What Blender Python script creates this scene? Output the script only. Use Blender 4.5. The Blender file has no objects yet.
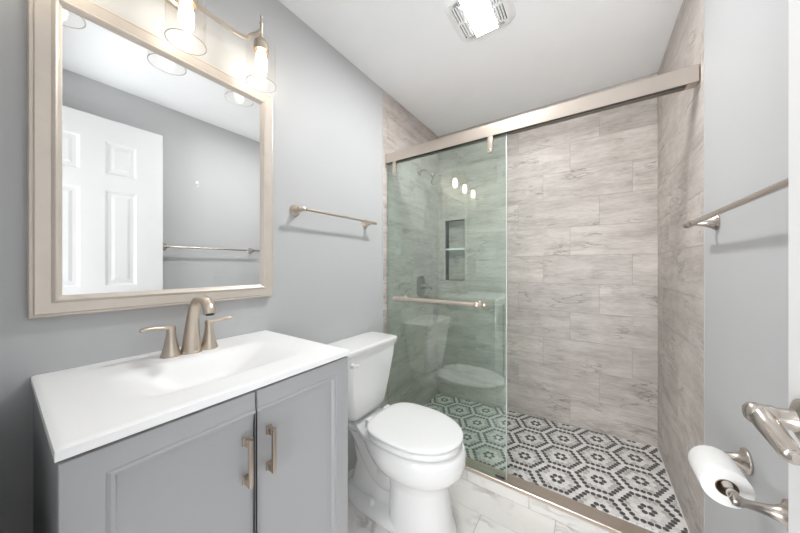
import bpy, bmesh, math, random
from mathutils import Vector, Matrix
random.seed(7)
PI = math.pi
S = bpy.context.scene
C = S.collection

# ------------------------------------------------------------------ camera, world, light, exposure
FPX = 277.0
YAW = math.atan2(190.0, FPX)
H = 1.215                                   # eye height above the floor
cd = bpy.data.cameras.new('camera'); cam = bpy.data.objects.new('camera', cd); C.objects.link(cam)
cd.sensor_width = 36.0; cd.sensor_fit = 'HORIZONTAL'; cd.lens = FPX / 800.0 * 36.0
cd.clip_start = 0.02
cam.location = (0, 0, H); cam.rotation_euler = (PI / 2, 0, YAW)
S.camera = cam

W = bpy.data.worlds.new('world'); S.world = W; W.use_nodes = True
W.node_tree.nodes['Background'].inputs[0].default_value = (0.95, 0.97, 1.0, 1)
W.node_tree.nodes['Background'].inputs[1].default_value = 0.25

S.view_settings.view_transform = 'Standard'
S.view_settings.look = 'None'
S.view_settings.exposure = 1.6
S.view_settings.gamma = 1.0
S.view_settings.use_curve_mapping = False

BULB_W = 6.2        # emission of the vanity bulbs
FAN_W = 60         # emission of the fan's light panel
HALL_FILL_W = 33        # unseen fill light added behind the open doorway (watts)

def area(name, loc, rot, sx, sy, power, col=(1, 1, 1)):
    l = bpy.data.lights.new(name, 'AREA'); l.shape = 'RECTANGLE'; l.size = sx; l.size_y = sy
    l.energy = power; l.color = col
    o = bpy.data.objects.new(name, l); C.objects.link(o); o.location = loc; o.rotation_euler = rot
    return o
area('hall_fill', (-0.25, -1.50, 1.10), (PI / 2 + 0.45, 0, 0), 1.5, 1.6, HALL_FILL_W, (0.975, 0.99, 1.0))  # added fill, tilted up to brighten the ceiling and shower

S.cycles.use_denoising = True
S.cycles.max_bounces = 12
S.cycles.diffuse_bounces = 6
S.cycles.glossy_bounces = 6
S.cycles.transparent_max_bounces = 24
S.cycles.sample_clamp_indirect = 8.0

# ------------------------------------------------------------------ room numbers (metres)
XL, XR = -1.1735, 0.3505        # left and right walls
YB = 2.34                       # tiled back wall of the shower
YT = 1.500                      # where the shower tile starts
CEIL = H + 1.215

# ------------------------------------------------------------------ material helpers
def new_mat(name):
    m = bpy.data.materials.new(name); m.use_nodes = True
    nt = m.node_tree
    return m, nt, nt.nodes['Principled BSDF']
def setp(p, col=None, rough=None, metal=None, spec=None, coat=None, coat_r=None, emi=None, emi_s=None):
    I = p.inputs
    if col is not None: I['Base Color'].default_value = (*col, 1)
    if rough is not None: I['Roughness'].default_value = rough
    if metal is not None: I['Metallic'].default_value = metal
    if spec is not None: I['Specular IOR Level'].default_value = spec
    if coat is not None: I['Coat Weight'].default_value = coat
    if coat_r is not None: I['Coat Roughness'].default_value = coat_r
    if emi is not None: I['Emission Color'].default_value = (*emi, 1)
    if emi_s is not None: I['Emission Strength'].default_value = emi_s
def N(nt, t, **k):
    n = nt.nodes.new(t)
    for a, b in k.items():
        if a in n.inputs.keys() if hasattr(n.inputs, 'keys') else False: n.inputs[a].default_value = b
        else: setattr(n, a, b)
    return n
def ramp(nt, stops):
    r = nt.nodes.new('ShaderNodeValToRGB')
    e = r.color_ramp.elements
    while len(e) < len(stops): e.new(0.5)
    for i, (p, c) in enumerate(stops):
        e[i].position = p; e[i].color = (*c, 1) if len(c) == 3 else c
    return r
def plain(name, col, rough=0.5, metal=0.0, noise=0.0, nscale=6.0, bump=0.0, bscale=200.0, **k):
    m, nt, p = new_mat(name); setp(p, col, rough, metal, **k)
    tc = N(nt, 'ShaderNodeTexCoord')
    if noise:
        n = N(nt, 'ShaderNodeTexNoise'); n.inputs['Scale'].default_value = nscale
        nt.links.new(tc.outputs['Object'], n.inputs['Vector'])
        r = ramp(nt, [(0.3, tuple(c * (1 - noise) for c in col)), (0.7, tuple(min(1, c * (1 + noise)) for c in col))])
        nt.links.new(n.outputs['Fac'], r.inputs[0]); nt.links.new(r.outputs[0], p.inputs['Base Color'])
    if bump:
        n = N(nt, 'ShaderNodeTexNoise'); n.inputs['Scale'].default_value = bscale
        nt.links.new(tc.outputs['Object'], n.inputs['Vector'])
        b = N(nt, 'ShaderNodeBump'); b.inputs['Strength'].default_value = bump; b.inputs['Distance'].default_value = 0.002
        nt.links.new(n.outputs['Fac'], b.inputs['Height']); nt.links.new(b.outputs[0], p.inputs['Normal'])
    return m

M = {}
M['wall'] = plain('grey_wall_paint', (0.540, 0.546, 0.555), 0.55, noise=0.012, nscale=2.0, bump=0.06, bscale=350)
M['ceiling'] = plain('ceiling_paint', (0.925, 0.935, 0.95), 0.8, noise=0.01, bump=0.05, bscale=300)
M['white_paint'] = plain('white_door_paint', (0.77, 0.77, 0.775), 0.35, noise=0.01)
M['hall_floor'] = plain('hall_floor', (0.62, 0.58, 0.53), 0.5, noise=0.1)
M['cabinet'] = plain('grey_cabinet_paint', (0.405, 0.41, 0.42), 0.38, noise=0.01, nscale=3)
M['cabinet_in'] = plain('cabinet_inside', (0.12, 0.12, 0.125), 0.7, noise=0.02)
M['counter'] = plain('white_cultured_marble', (0.95, 0.95, 0.955), 0.38, noise=0.006, nscale=3)
M['porcelain'] = plain('white_porcelain', (0.90, 0.90, 0.90), 0.08, noise=0.006, nscale=3, coat=0.4, coat_r=0.03)
M['seat'] = plain('white_plastic_seat', (0.92, 0.92, 0.92), 0.2, noise=0.006, nscale=3)
M['plastic'] = plain('white_plastic', (0.88, 0.88, 0.88), 0.35, noise=0.01)
M['slot'] = plain('dark_grille_void', (0.03, 0.03, 0.03), 0.8, noise=0.02)
M['paper'] = plain('toilet_tissue', (0.86, 0.855, 0.845), 0.95, noise=0.015, nscale=60, bump=0.25, bscale=260)
M['core'] = plain('cardboard_core', (0.22, 0.16, 0.11), 0.9, noise=0.08, nscale=40)
M['frame'] = plain('champagne_frame_paint', (0.65, 0.585, 0.52), 0.38, 0.25, noise=0.03, nscale=18)
M['rubber'] = plain('dark_rubber', (0.05, 0.05, 0.05), 0.6, noise=0.05)
M['grout'] = plain('wall_grout', (0.42, 0.395, 0.37), 0.9, noise=0.04, nscale=30)
M['fgrout'] = plain('floor_grout', (0.50, 0.47, 0.44), 0.9, noise=0.05, nscale=30)
M['mgrout'] = plain('mosaic_grout', (0.80, 0.78, 0.76), 0.9, noise=0.05, nscale=40)

def brushed(name, col, rough):
    m, nt, p = new_mat(name); setp(p, col, rough, 1.0)
    tc = N(nt, 'ShaderNodeTexCoord'); mp = N(nt, 'ShaderNodeMapping'); mp.inputs['Scale'].default_value = (14, 14, 14)
    n = N(nt, 'ShaderNodeTexNoise'); n.inputs['Scale'].default_value = 1.0
    nt.links.new(tc.outputs['Object'], mp.inputs[0]); nt.links.new(mp.outputs[0], n.inputs['Vector'])
    mr = N(nt, 'ShaderNodeMapRange'); mr.inputs['To Min'].default_value = rough - 0.015; mr.inputs['To Max'].default_value = rough + 0.02
    nt.links.new(n.outputs['Fac'], mr.inputs['Value']); nt.links.new(mr.outputs[0], p.inputs['Roughness'])
    return m
M['nickel'] = brushed('brushed_nickel_warm', (0.63, 0.55, 0.465), 0.32)
M['nickel_cool'] = brushed('brushed_nickel', (0.55, 0.50, 0.455), 0.26)
M['nickel_dark'] = brushed('darker_nickel', (0.34, 0.32, 0.295), 0.3)
M['header'] = brushed('champagne_nickel_rail', (0.68, 0.60, 0.53), 0.34)
M['pull'] = brushed('nickel_pull', (0.52, 0.44, 0.37), 0.32)

def mirror_mat():
    m, nt, p = new_mat('silver_mirror'); setp(p, (0.90, 0.91, 0.91), 0.0, 1.0)
    n = N(nt, 'ShaderNodeTexNoise'); n.inputs['Scale'].default_value = 1.5
    r = ramp(nt, [(0.0, (0.895, 0.905, 0.905)), (1.0, (0.905, 0.915, 0.915))])
    nt.links.new(n.outputs['Fac'], r.inputs[0]); nt.links.new(r.outputs[0], p.inputs['Base Color'])
    return m
M['mirror'] = mirror_mat()

def glass_mat(name, tint, f0=0.04, gl=1.0, rough=0.0):
    # thin clear glass: tinted see-through with a Fresnel reflection
    m, nt, p = new_mat(name); nt.nodes.remove(p)
    out = nt.nodes['Material Output']
    t = N(nt, 'ShaderNodeBsdfTransparent'); t.inputs[0].default_value = (*tint, 1)
    g = N(nt, 'ShaderNodeBsdfGlossy'); g.inputs['Roughness'].default_value = rough; g.inputs[0].default_value = (gl, gl, gl, 1)
    ge = N(nt, 'ShaderNodeNewGeometry'); L = nt.links.new
    dt = N(nt, 'ShaderNodeVectorMath'); dt.operation = 'DOT_PRODUCT'; L(ge.outputs['Incoming'], dt.inputs[0]); L(ge.outputs['Normal'], dt.inputs[1])
    ab = N(nt, 'ShaderNodeMath'); ab.operation = 'ABSOLUTE'; L(dt.outputs['Value'], ab.inputs[0])
    om = N(nt, 'ShaderNodeMath'); om.operation = 'SUBTRACT'; om.inputs[0].default_value = 1.0; L(ab.outputs[0], om.inputs[1])
    pw = N(nt, 'ShaderNodeMath'); pw.operation = 'POWER'; pw.inputs[1].default_value = 5.0; L(om.outputs[0], pw.inputs[0])
    f = N(nt, 'ShaderNodeMath'); f.operation = 'MULTIPLY_ADD'; f.inputs[1].default_value = 1 - f0; f.inputs[2].default_value = f0; L(pw.outputs[0], f.inputs[0])
    mx = N(nt, 'ShaderNodeMixShader')
    nt.links.new(f.outputs[0], mx.inputs[0]); nt.links.new(t.outputs[0], mx.inputs[1]); nt.links.new(g.outputs[0], mx.inputs[2])
    nt.links.new(mx.outputs[0], out.inputs[0])
    return m
M['shower_glass'] = glass_mat('green_tinted_glass', (0.910, 0.988, 0.952), 0.12)
M['glass_edge'] = plain('polished_glass_edge', (0.36, 0.50, 0.45), 0.15, noise=0.05, nscale=10, spec=0.6)
M['seal'] = plain('clear_seal_strip', (0.52, 0.55, 0.53), 0.25, noise=0.02)
M['clear_glass'] = glass_mat('clear_shade_glass', (0.975, 0.965, 0.95), 0.03)
M['glass_rim'] = plain('glass_shade_rim', (0.60, 0.58, 0.56), 0.1, noise=0.03)

def emit(name, col, s):
    m, nt, p = new_mat(name); setp(p, (0.9, 0.9, 0.9), 0.4, emi=col, emi_s=s)
    n = N(nt, 'ShaderNodeTexNoise'); n.inputs['Scale'].default_value = 3
    r = ramp(nt, [(0, tuple(c * .97 for c in col)), (1, col)])
    nt.links.new(n.outputs['Fac'], r.inputs[0]); nt.links.new(r.outputs[0], p.inputs['Emission Color'])
    return m
M['bulb'] = emit('lit_bulb', (1.0, 0.90, 0.76), BULB_W)
M['lens'] = emit('lit_fan_lens', (0.985, 0.99, 0.99), FAN_W)

def stone_tile(name, c0, c1, c2, rough):
    # streaky travertine: noise stretched along each tile's length (UV in metres, shifted per tile)
    m, nt, p = new_mat(name); setp(p, c1, rough)
    uv = N(nt, 'ShaderNodeUVMap'); uv.uv_map = 'uv'
    at = N(nt, 'ShaderNodeAttribute'); at.attribute_name = 'tile'
    L = nt.links.new
    wn = N(nt, 'ShaderNodeTexNoise'); wn.inputs['Scale'].default_value = 5.0; wn.inputs['Detail'].default_value = 3
    L(uv.outputs[0], wn.inputs['Vector'])
    sub = N(nt, 'ShaderNodeVectorMath'); sub.operation = 'MULTIPLY_ADD'
    sub.inputs[1].default_value = (0.05, 0.045, 0); L(wn.outputs['Color'], sub.inputs[0]); L(uv.outputs[0], sub.inputs[2])
    mp = N(nt, 'ShaderNodeMapping'); mp.inputs['Scale'].default_value = (2.2, 15.0, 1); mp.inputs['Rotation'].default_value = (0, 0, 0.05)
    L(sub.outputs[0], mp.inputs[0])
    n1 = N(nt, 'ShaderNodeTexNoise'); n1.inputs['Scale'].default_value = 1.0; n1.inputs['Detail'].default_value = 9; n1.inputs['Roughness'].default_value = 0.72
    L(mp.outputs[0], n1.inputs['Vector'])
    r1 = ramp(nt, [(0.28, c0), (0.46, c1), (0.62, c2), (0.75, c1)])
    mp3 = N(nt, 'ShaderNodeMapping'); mp3.inputs['Scale'].default_value = (16.0, 95.0, 1); L(sub.outputs[0], mp3.inputs[0])
    n4 = N(nt, 'ShaderNodeTexNoise'); n4.inputs['Scale'].default_value = 1.0; n4.inputs['Detail'].default_value = 4; n4.inputs['Roughness'].default_value = 0.65
    L(mp3.outputs[0], n4.inputs['Vector'])
    n5 = N(nt, 'ShaderNodeTexNoise'); n5.inputs['Scale'].default_value = 6.0; n5.inputs['Detail'].default_value = 4; L(uv.outputs[0], n5.inputs['Vector'])
    av = N(nt, 'ShaderNodeMath'); av.operation = 'MULTIPLY_ADD'; av.inputs[1].default_value = 0.38; L(n4.outputs['Fac'], av.inputs[0])
    av2 = N(nt, 'ShaderNodeMath'); av2.operation = 'MULTIPLY_ADD'; av2.inputs[1].default_value = 0.30; L(n5.outputs['Fac'], av2.inputs[0])
    sc = N(nt, 'ShaderNodeMath'); sc.operation = 'MULTIPLY_ADD'; sc.inputs[1].default_value = 0.72; sc.inputs[2].default_value = -0.20; L(n1.outputs['Fac'], sc.inputs[0])
    L(sc.outputs[0], av2.inputs[2]); L(av2.outputs[0], av.inputs[2]); L(av.outputs[0], r1.inputs[0])
    # thin darker veins
    mp2 = N(nt, 'ShaderNodeMapping'); mp2.inputs['Scale'].default_value = (2.2, 9.0, 1); mp2.inputs['Location'].default_value = (3.1, 1.7, 0)
    L(sub.outputs[0], mp2.inputs[0])
    n2 = N(nt, 'ShaderNodeTexNoise'); n2.inputs['Scale'].default_value = 1.0; n2.inputs['Detail'].default_value = 5; n2.inputs['Roughness'].default_value = 0.6
    L(mp2.outputs[0], n2.inputs['Vector'])
    r2 = ramp(nt, [(0.475, (0, 0, 0)), (0.503, (1, 1, 1)), (0.515, (0, 0, 0))]); L(n2.outputs['Fac'], r2.inputs[0])
    n3 = N(nt, 'ShaderNodeTexNoise'); n3.inputs['Scale'].default_value = 4.0; L(uv.outputs[0], n3.inputs['Vector'])
    r3 = ramp(nt, [(0.48, (0, 0, 0)), (0.66, (0.85, 0.85, 0.85))]); L(n3.outputs['Fac'], r3.inputs[0])
    mu = N(nt, 'ShaderNodeMath'); mu.operation = 'MULTIPLY'; L(r2.outputs[0], mu.inputs[0]); L(r3.outputs[0], mu.inputs[1])
    mx = N(nt, 'ShaderNodeMixRGB'); mx.inputs[2].default_value = (*[c * .62 for c in c0], 1)
    L(mu.outputs[0], mx.inputs[0]); L(r1.outputs[0], mx.inputs[1])
    # tone of each tile
    mr = N(nt, 'ShaderNodeMapRange'); mr.inputs['To Min'].default_value = 0.93; mr.inputs['To Max'].default_value = 1.07
    L(at.outputs['Fac'], mr.inputs['Value'])
    hs = N(nt, 'ShaderNodeHueSaturation'); L(mr.outputs[0], hs.inputs['Value']); L(mx.outputs[0], hs.inputs['Color'])
    L(hs.outputs[0], p.inputs['Base Color'])
    return m
M['tile'] = stone_tile('grey_beige_stone_tile', (0.325, 0.285, 0.258), (0.505, 0.457, 0.424), (0.64, 0.59, 0.555), 0.42)

def marble(name, base, vein, rough):
    m, nt, p = new_mat(name); setp(p, base, rough)
    uv = N(nt, 'ShaderNodeUVMap'); uv.uv_map = 'uv'; L = nt.links.new
    at = N(nt, 'ShaderNodeAttribute'); at.attribute_name = 'tile'
    wn = N(nt, 'ShaderNodeTexNoise'); wn.inputs['Scale'].default_value = 4.0; wn.inputs['Detail'].default_value = 5
    L(uv.outputs[0], wn.inputs['Vector'])
    ma = N(nt, 'ShaderNodeVectorMath'); ma.operation = 'MULTIPLY_ADD'; ma.inputs[1].default_value = (0.35, 0.35, 0)
    L(wn.outputs['Color'], ma.inputs[0]); L(uv.outputs[0], ma.inputs[2])
    mp = N(nt, 'ShaderNodeMapping'); mp.inputs['Rotation'].default_value = (0, 0, 0.7); mp.inputs['Scale'].default_value = (2.0, 6.5, 1)
    L(ma.outputs[0], mp.inputs[0])
    n = N(nt, 'ShaderNodeTexNoise'); n.inputs['Scale'].default_value = 1.0; n.inputs['Detail'].default_value = 3
    L(mp.outputs[0], n.inputs['Vector'])
    r = ramp(nt, [(0.44, (0, 0, 0)), (0.5, (1, 1, 1)), (0.53, (0, 0, 0))]); L(n.outputs['Fac'], r.inputs[0])
    n2 = N(nt, 'ShaderNodeTexNoise'); n2.inputs['Scale'].default_value = 5.0; L(uv.outputs[0], n2.inputs['Vector'])
    r2 = ramp(nt, [(0.42, (0.05, 0.05, 0.05)), (0.7, (0.75, 0.75, 0.75))]); L(n2.outputs['Fac'], r2.inputs[0])
    mu = N(nt, 'ShaderNodeMath'); mu.operation = 'MULTIPLY'; L(r.outputs[0], mu.inputs[0]); L(r2.outputs[0], mu.inputs[1])
    cl = ramp(nt, [(0.3, tuple(c * .90 for c in base)), (0.7, base)]); L(wn.outputs['Fac'], cl.inputs[0])
    mx = N(nt, 'ShaderNodeMixRGB'); mx.inputs[2].default_value = (*vein, 1)
    L(mu.outputs[0], mx.inputs[0]); L(cl.outputs[0], mx.inputs[1])
    mr = N(nt, 'ShaderNodeMapRange'); mr.inputs['To Min'].default_value = 0.97; mr.inputs['To Max'].default_value = 1.03
    L(at.outputs['Fac'], mr.inputs['Value'])
    hs = N(nt, 'ShaderNodeHueSaturation'); L(mr.outputs[0], hs.inputs['Value']); L(mx.outputs[0], hs.inputs['Color'])
    L(hs.outputs[0], p.inputs['Base Color'])
    return m
M['marble'] = marble('white_marble_tile', (0.87, 0.845, 0.815), (0.30, 0.29, 0.29), 0.2)
def mosaic(name, col, var):
    return plain(name, col, 0.35, noise=var, nscale=55)
M['hex_white'] = mosaic('mosaic_white', (0.88, 0.86, 0.84), 0.06)
M['hex_light'] = mosaic('mosaic_pale', (0.77, 0.75, 0.725), 0.10)
M['hex_grey'] = mosaic('mosaic_grey', (0.57, 0.55, 0.53), 0.09)
M['hex_dark'] = mosaic('mosaic_charcoal', (0.085, 0.082, 0.082), 0.2)

# ------------------------------------------------------------------ mesh helpers
def obj(name, bm, mats, parent=None, smooth=True, ang=35, loc=None, bevel=0, bseg=2):
    if not isinstance(mats, (list, tuple)): mats = [mats]
    if bevel:
        es = [e for e in bm.edges if len(e.link_faces) == 2 and e.calc_face_angle(0) > math.radians(30)]
        bmesh.ops.bevel(bm, geom=es, offset=bevel, segments=bseg, profile=0.6, affect='EDGES', clamp_overlap=True)
    bmesh.ops.recalc_face_normals(bm, faces=bm.faces)
    me = bpy.data.meshes.new(name); bm.to_mesh(me); bm.free()
    for m in mats: me.materials.append(m)
    if smooth:
        for p in me.polygons: p.use_smooth = True
        me.set_sharp_from_angle(angle=math.radians(ang))
    o = bpy.data.objects.new(name, me); C.objects.link(o)
    if parent is not None:
        o.parent = parent
        if loc is None:                        # geometry given in world space
            root = parent
            off = Vector((0, 0, 0))
            while root is not None:
                off += root.location; root = root.parent
            me.transform(Matrix.Translation(-off))
    if loc is not None: o.location = loc
    return o
def thing(name, label, cat, loc=(0, 0, 0), group=None):
    o = bpy.data.objects.new(name, None); C.objects.link(o); o.location = loc; o.empty_display_size = 0.05
    o['label'] = label; o['category'] = cat
    if group: o['group'] = group
    return o
def tag(o, label, cat, group=None, kind=None):
    o['label'] = label; o['category'] = cat
    if group: o['group'] = group
    if kind: o['kind'] = kind
    return o
def struct(name, bm, m, label=None, cat=None, parent=None, **k):
    o = obj(name, bm, m, parent, **k)
    if parent is None:
        o['kind'] = 'structure'
        if label: o['label'] = label; o['category'] = cat
    return o
def B(): return bmesh.new()
def box(bm, a, b, mi=0, bev=0.0, seg=2):
    x0, y0, z0 = (min(a[i], b[i]) for i in range(3)); x1, y1, z1 = (max(a[i], b[i]) for i in range(3))
    t = bmesh.new()
    v = [t.verts.new(p) for p in ((x0,y0,z0),(x1,y0,z0),(x1,y1,z0),(x0,y1,z0),(x0,y0,z1),(x1,y0,z1),(x1,y1,z1),(x0,y1,z1))]
    for f in ((0,3,2,1),(4,5,6,7),(0,1,5,4),(1,2,6,5),(2,3,7,6),(3,0,4,7)): t.faces.new([v[i] for i in f])
    if bev: bmesh.ops.bevel(t, geom=t.edges[:], offset=bev, segments=seg, profile=0.6, affect='EDGES', clamp_overlap=True)
    merge(bm, t, mi)
def merge(bm, t, mi=0):
    mp = {}
    for v in t.verts: mp[v] = bm.verts.new(v.co)
    for f in t.faces:
        try: g = bm.faces.new([mp[v] for v in f.verts]); g.material_index = mi
        except ValueError: pass
    t.free()
def loft(bm, rings, cap0=True, cap1=True, mi=0, closed=True):
    R = [[bm.verts.new(p) for p in r] for r in rings]
    n = len(R[0])
    for a, b in zip(R, R[1:]):
        for i in range(n if closed else n - 1):
            j = (i + 1) % n
            f = bm.faces.new((a[i], a[j], b[j], b[i])); f.material_index = mi
    if cap0: bm.faces.new(list(reversed(R[0]))).material_index = mi
    if cap1: bm.faces.new(R[-1]).material_index = mi
def tube(bm, pts, rad, seg=14, cap=True, mi=0, flat=None, up=None):
    pts = [Vector(p) for p in pts]
    n = len(pts)
    rs = rad if isinstance(rad, (list, tuple)) else [rad] * n
    T = []
    for i in range(n):
        d = pts[min(i + 1, n - 1)] - pts[max(i - 1, 0)]
        T.append(d.normalized())
    u = Vector(up) if up else (Vector((0, 0, 1)) if abs(T[0].z) < 0.9 else Vector((1, 0, 0)))
    rings = []
    for i in range(n):
        u = (u - T[i] * u.dot(T[i])).normalized(); w = T[i].cross(u)
        r = rs[i]; ru, rw = r if isinstance(r, (tuple, list)) else (r, r)
        rings.append([pts[i] + u * (ru * math.cos(2*PI*k/seg)) + w * (rw * math.sin(2*PI*k/seg)) for k in range(seg)])
    loft(bm, rings, cap, cap, mi)
def lathe(bm, prof, origin, axis=(0, 0, 1), seg=28, mi=0, cap0=True, cap1=True, sq=(1, 1)):
    a = Vector(axis).normalized(); u = Vector((0, 0, 1)) if abs(a.z) < 0.9 else Vector((1, 0, 0))
    u = (u - a * u.dot(a)).normalized(); w = a.cross(u); o = Vector(origin)
    rings = [[o + a * h + (u * (sq[0]*math.cos(2*PI*k/seg)) + w * (sq[1]*math.sin(2*PI*k/seg))) * r for k in range(seg)] for r, h in prof]
    loft(bm, rings, cap0, cap1, mi)
def catmull(P, n=8):
    P = [Vector(p) for p in P]; out = []
    Q = [P[0] * 2 - P[1]] + P + [P[-1] * 2 - P[-2]]
    for i in range(1, len(Q) - 2):
        for k in range(n):
            t = k / n; a, b, c, d = Q[i-1:i+3]
            out.append(0.5 * ((2*b) + (c-a)*t + (2*a-5*b+4*c-d)*t*t + (3*b-a-3*c+d)*t**3))
    out.append(P[-1]); return out
def lerp_list(vals, n):
    out = []
    for i in range(n):
        t = i / (n - 1) * (len(vals) - 1); k = min(int(t), len(vals) - 2); f = t - k
        a, b = vals[k], vals[k+1]
        if isinstance(a, tuple): out.append(tuple(x + (y - x) * f for x, y in zip(a, b)))
        else: out.append(a + (b - a) * f)
    return out
def quad(bm, pts, mi=0):
    f = bm.faces.new([bm.verts.new(p) for p in pts]); f.material_index = mi; return f
def rrect(cx, cy, w, h, r, n=6):
    out = []
    for (sx, sy, a0) in ((1, 1, 0), (-1, 1, PI/2), (-1, -1, PI), (1, -1, 3*PI/2)):
        for k in range(n + 1):
            a = a0 + PI/2 * k / n
            out.append((cx + sx * (w/2 - r) + r * math.cos(a), cy + sy * (h/2 - r) + r * math.sin(a)))
    return out

# ------------------------------------------------------------------ tiles laid as real bevelled slabs on a grout bed
def split_holes(rects, holes):
    for (hx0, hy0, hx1, hy1) in holes:
        out = []
        for (x0, y0, x1, y1) in rects:
            if x1 <= hx0 or x0 >= hx1 or y1 <= hy0 or y0 >= hy1: out.append((x0, y0, x1, y1)); continue
            if y0 < hy0: out.append((x0, y0, x1, hy0))
            if y1 > hy1: out.append((x0, hy1, x1, y1))
            a, b = max(y0, hy0), min(y1, hy1)
            if x0 < hx0: out.append((x0, a, hx0, b))
            if x1 > hx1: out.append((hx1, a, x1, b))
        rects = out
    return rects
def tiled(name, P, region, row_h, length, row0, offsets, mats, holes=(), gap=0.0016, thick=0.006, bevel=0.0008, label=None, cat=None, z_at=None):
    # P(u, v, d) -> world point: u along the rows, v across them, d outward from the bed
    bm = B(); uvl = bm.loops.layers.uv.new('uv'); col = bm.loops.layers.float_color.new('tile')
    u0, v0, u1, v1 = region
    g = [bm.verts.new(P(*p, 0.0)) for p in ()]
    for r in split_holes([region], holes):
        f = bm.faces.new([bm.verts.new(P(x, y, thick * 0.72)) for x, y in ((r[0], r[1]), (r[2], r[1]), (r[2], r[3]), (r[0], r[3]))]); f.material_index = 1
    k0 = math.floor((v0 - row0) / row_h); k1 = math.ceil((v1 - row0) / row_h)
    for k in range(k0, k1):
        va, vb = row0 + k * row_h, row0 + (k + 1) * row_h
        off = offsets[k % len(offsets)]
        i0 = math.floor((u0 - off) / length); i1 = math.ceil((u1 - off) / length)
        for i in range(i0, i1):
            ua, ub = off + i * length, off + (i + 1) * length
            rr = random.Random(hash((name, k, i)) & 0xffff if False else (k * 131 + i * 17 + len(name) * 7))
            du, dv, tone = rr.uniform(0, 40), rr.uniform(0, 40), rr.random()
            c = (max(ua, u0), max(va, v0), min(ub, u1), min(vb, v1))
            if c[2] - c[0] < 0.004 or c[3] - c[1] < 0.004: continue
            for (a, b, cc, d) in split_holes([c], holes):
                a += gap/2; b += gap/2; cc -= gap/2; d -= gap/2
                if cc - a < 0.003 or d - b < 0.003: continue
                e = bevel
                lo = [(a, b), (cc, b), (cc, d), (a, d)]; hi = [(a+e, b+e), (cc-e, b+e), (cc-e, d-e), (a+e, d-e)]
                rings = [[bm.verts.new(P(x, y, 0.0 + thick * 0.4)) for x, y in lo], [bm.verts.new(P(x, y, thick - e)) for x, y in lo], [bm.verts.new(P(x, y, thick)) for x, y in hi]]
                co = {}
                for R, q in zip(rings, (lo, lo, hi)):
                    for v, uvv in zip(R, q): co[v] = uvv
                fs = []
                for R1, R2 in zip(rings, rings[1:]):
                    for j in range(4):
                        fs.append(bm.faces.new((R1[j], R1[(j+1) % 4], R2[(j+1) % 4], R2[j])))
                fs.append(bm.faces.new(rings[-1]))
                for f in fs:
                    f.material_index = 0
                    for l in f.loops:
                        l[uvl].uv = (co[l.vert][0] + du, co[l.vert][1] + dv); l[col] = (tone, tone, tone, 1)
    return struct(name, bm, mats, label, cat, smooth=False)

ROW = 0.2035; TLEN = 0.520; ROW0 = H + 0.081 - ROW * 6
OFFB = [-0.118, 0.053, 0.228]
# row 0 starts at ROW0

# ------------------------------------------------------------------ structure: walls, ceiling, floor
TT = 0.006
bm = B(); box(bm, (XL - 0.1, -0.12, 0), (XL, YT, CEIL)); struct('wall_left', bm, M['wall'])
bm = B(); box(bm, (XR, -0.12, 0), (XR + 0.1, YT - 0.008, CEIL)); struct('wall_right', bm, M['wall'])
bm = B(); box(bm, (XL - 0.1, -1.6, CEIL), (XR + 0.1, YB + 0.1, CEIL + 0.08)); struct('ceiling', bm, M['ceiling'])
# wall with the doorway the photo is taken from
DX0, DX1, DH = -0.50, 0.292, 2.20
bm = B()
box(bm, (XL, -0.12, 0), (DX0, -0.004, CEIL)); box(bm, (DX1, -0.12, 0), (XR, -0.004, CEIL)); box(bm, (DX0, -0.12, DH), (DX1, -0.004, CEIL))
struct('wall_front', bm, M['wall'])
bm = B(); box(bm, (DX0 - 0.001, -0.121, 0), (DX0 + 0.012, -0.003, DH)); box(bm, (DX0, -0.121, DH - 0.012), (DX1, -0.003, DH + 0.001)); box(bm, (DX1 - 0.002, -0.121, 0), (DX1 + 0.012, -0.003, DH))
struct('trim_1', bm, M['white_paint'])
# hall behind the doorway
bm = B(); box(bm, (XL - 0.1, -1.7, 0), (XR + 0.1, -1.6, CEIL)); struct('wall_hall_back', bm, M['wall'])
bm = B(); box(bm, (XL - 0.1, -1.6, 0), (XL, -0.12, CEIL)); struct('wall_hall_left', bm, M['wall'])
bm = B(); box(bm, (XR, -1.6, 0), (XR + 0.1, -0.12, CEIL)); struct('wall_hall_right', bm, M['wall'])
bm = B(); box(bm, (XL - 0.1, -1.6, -0.08), (XR + 0.1, -0.06, 0)); struct('floor_hall', bm, M['hall_floor'])

# bathroom floor of marble tiles (bed top sits at z = 0 with the tile)
tiled('floor', lambda u, v, d: (u, v, d - TT), (XL, -0.06, XR, 1.515), 0.3045, 0.6095, 1.345 - 0.3045*5, [-0.44, -0.135], [M['marble'], M['fgrout']], gap=0.003)
bm = B(); box(bm, (XL, -0.06, -0.08), (XR, 1.515, -TT)); struct('floor_slab', bm, M['fgrout'])

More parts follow.
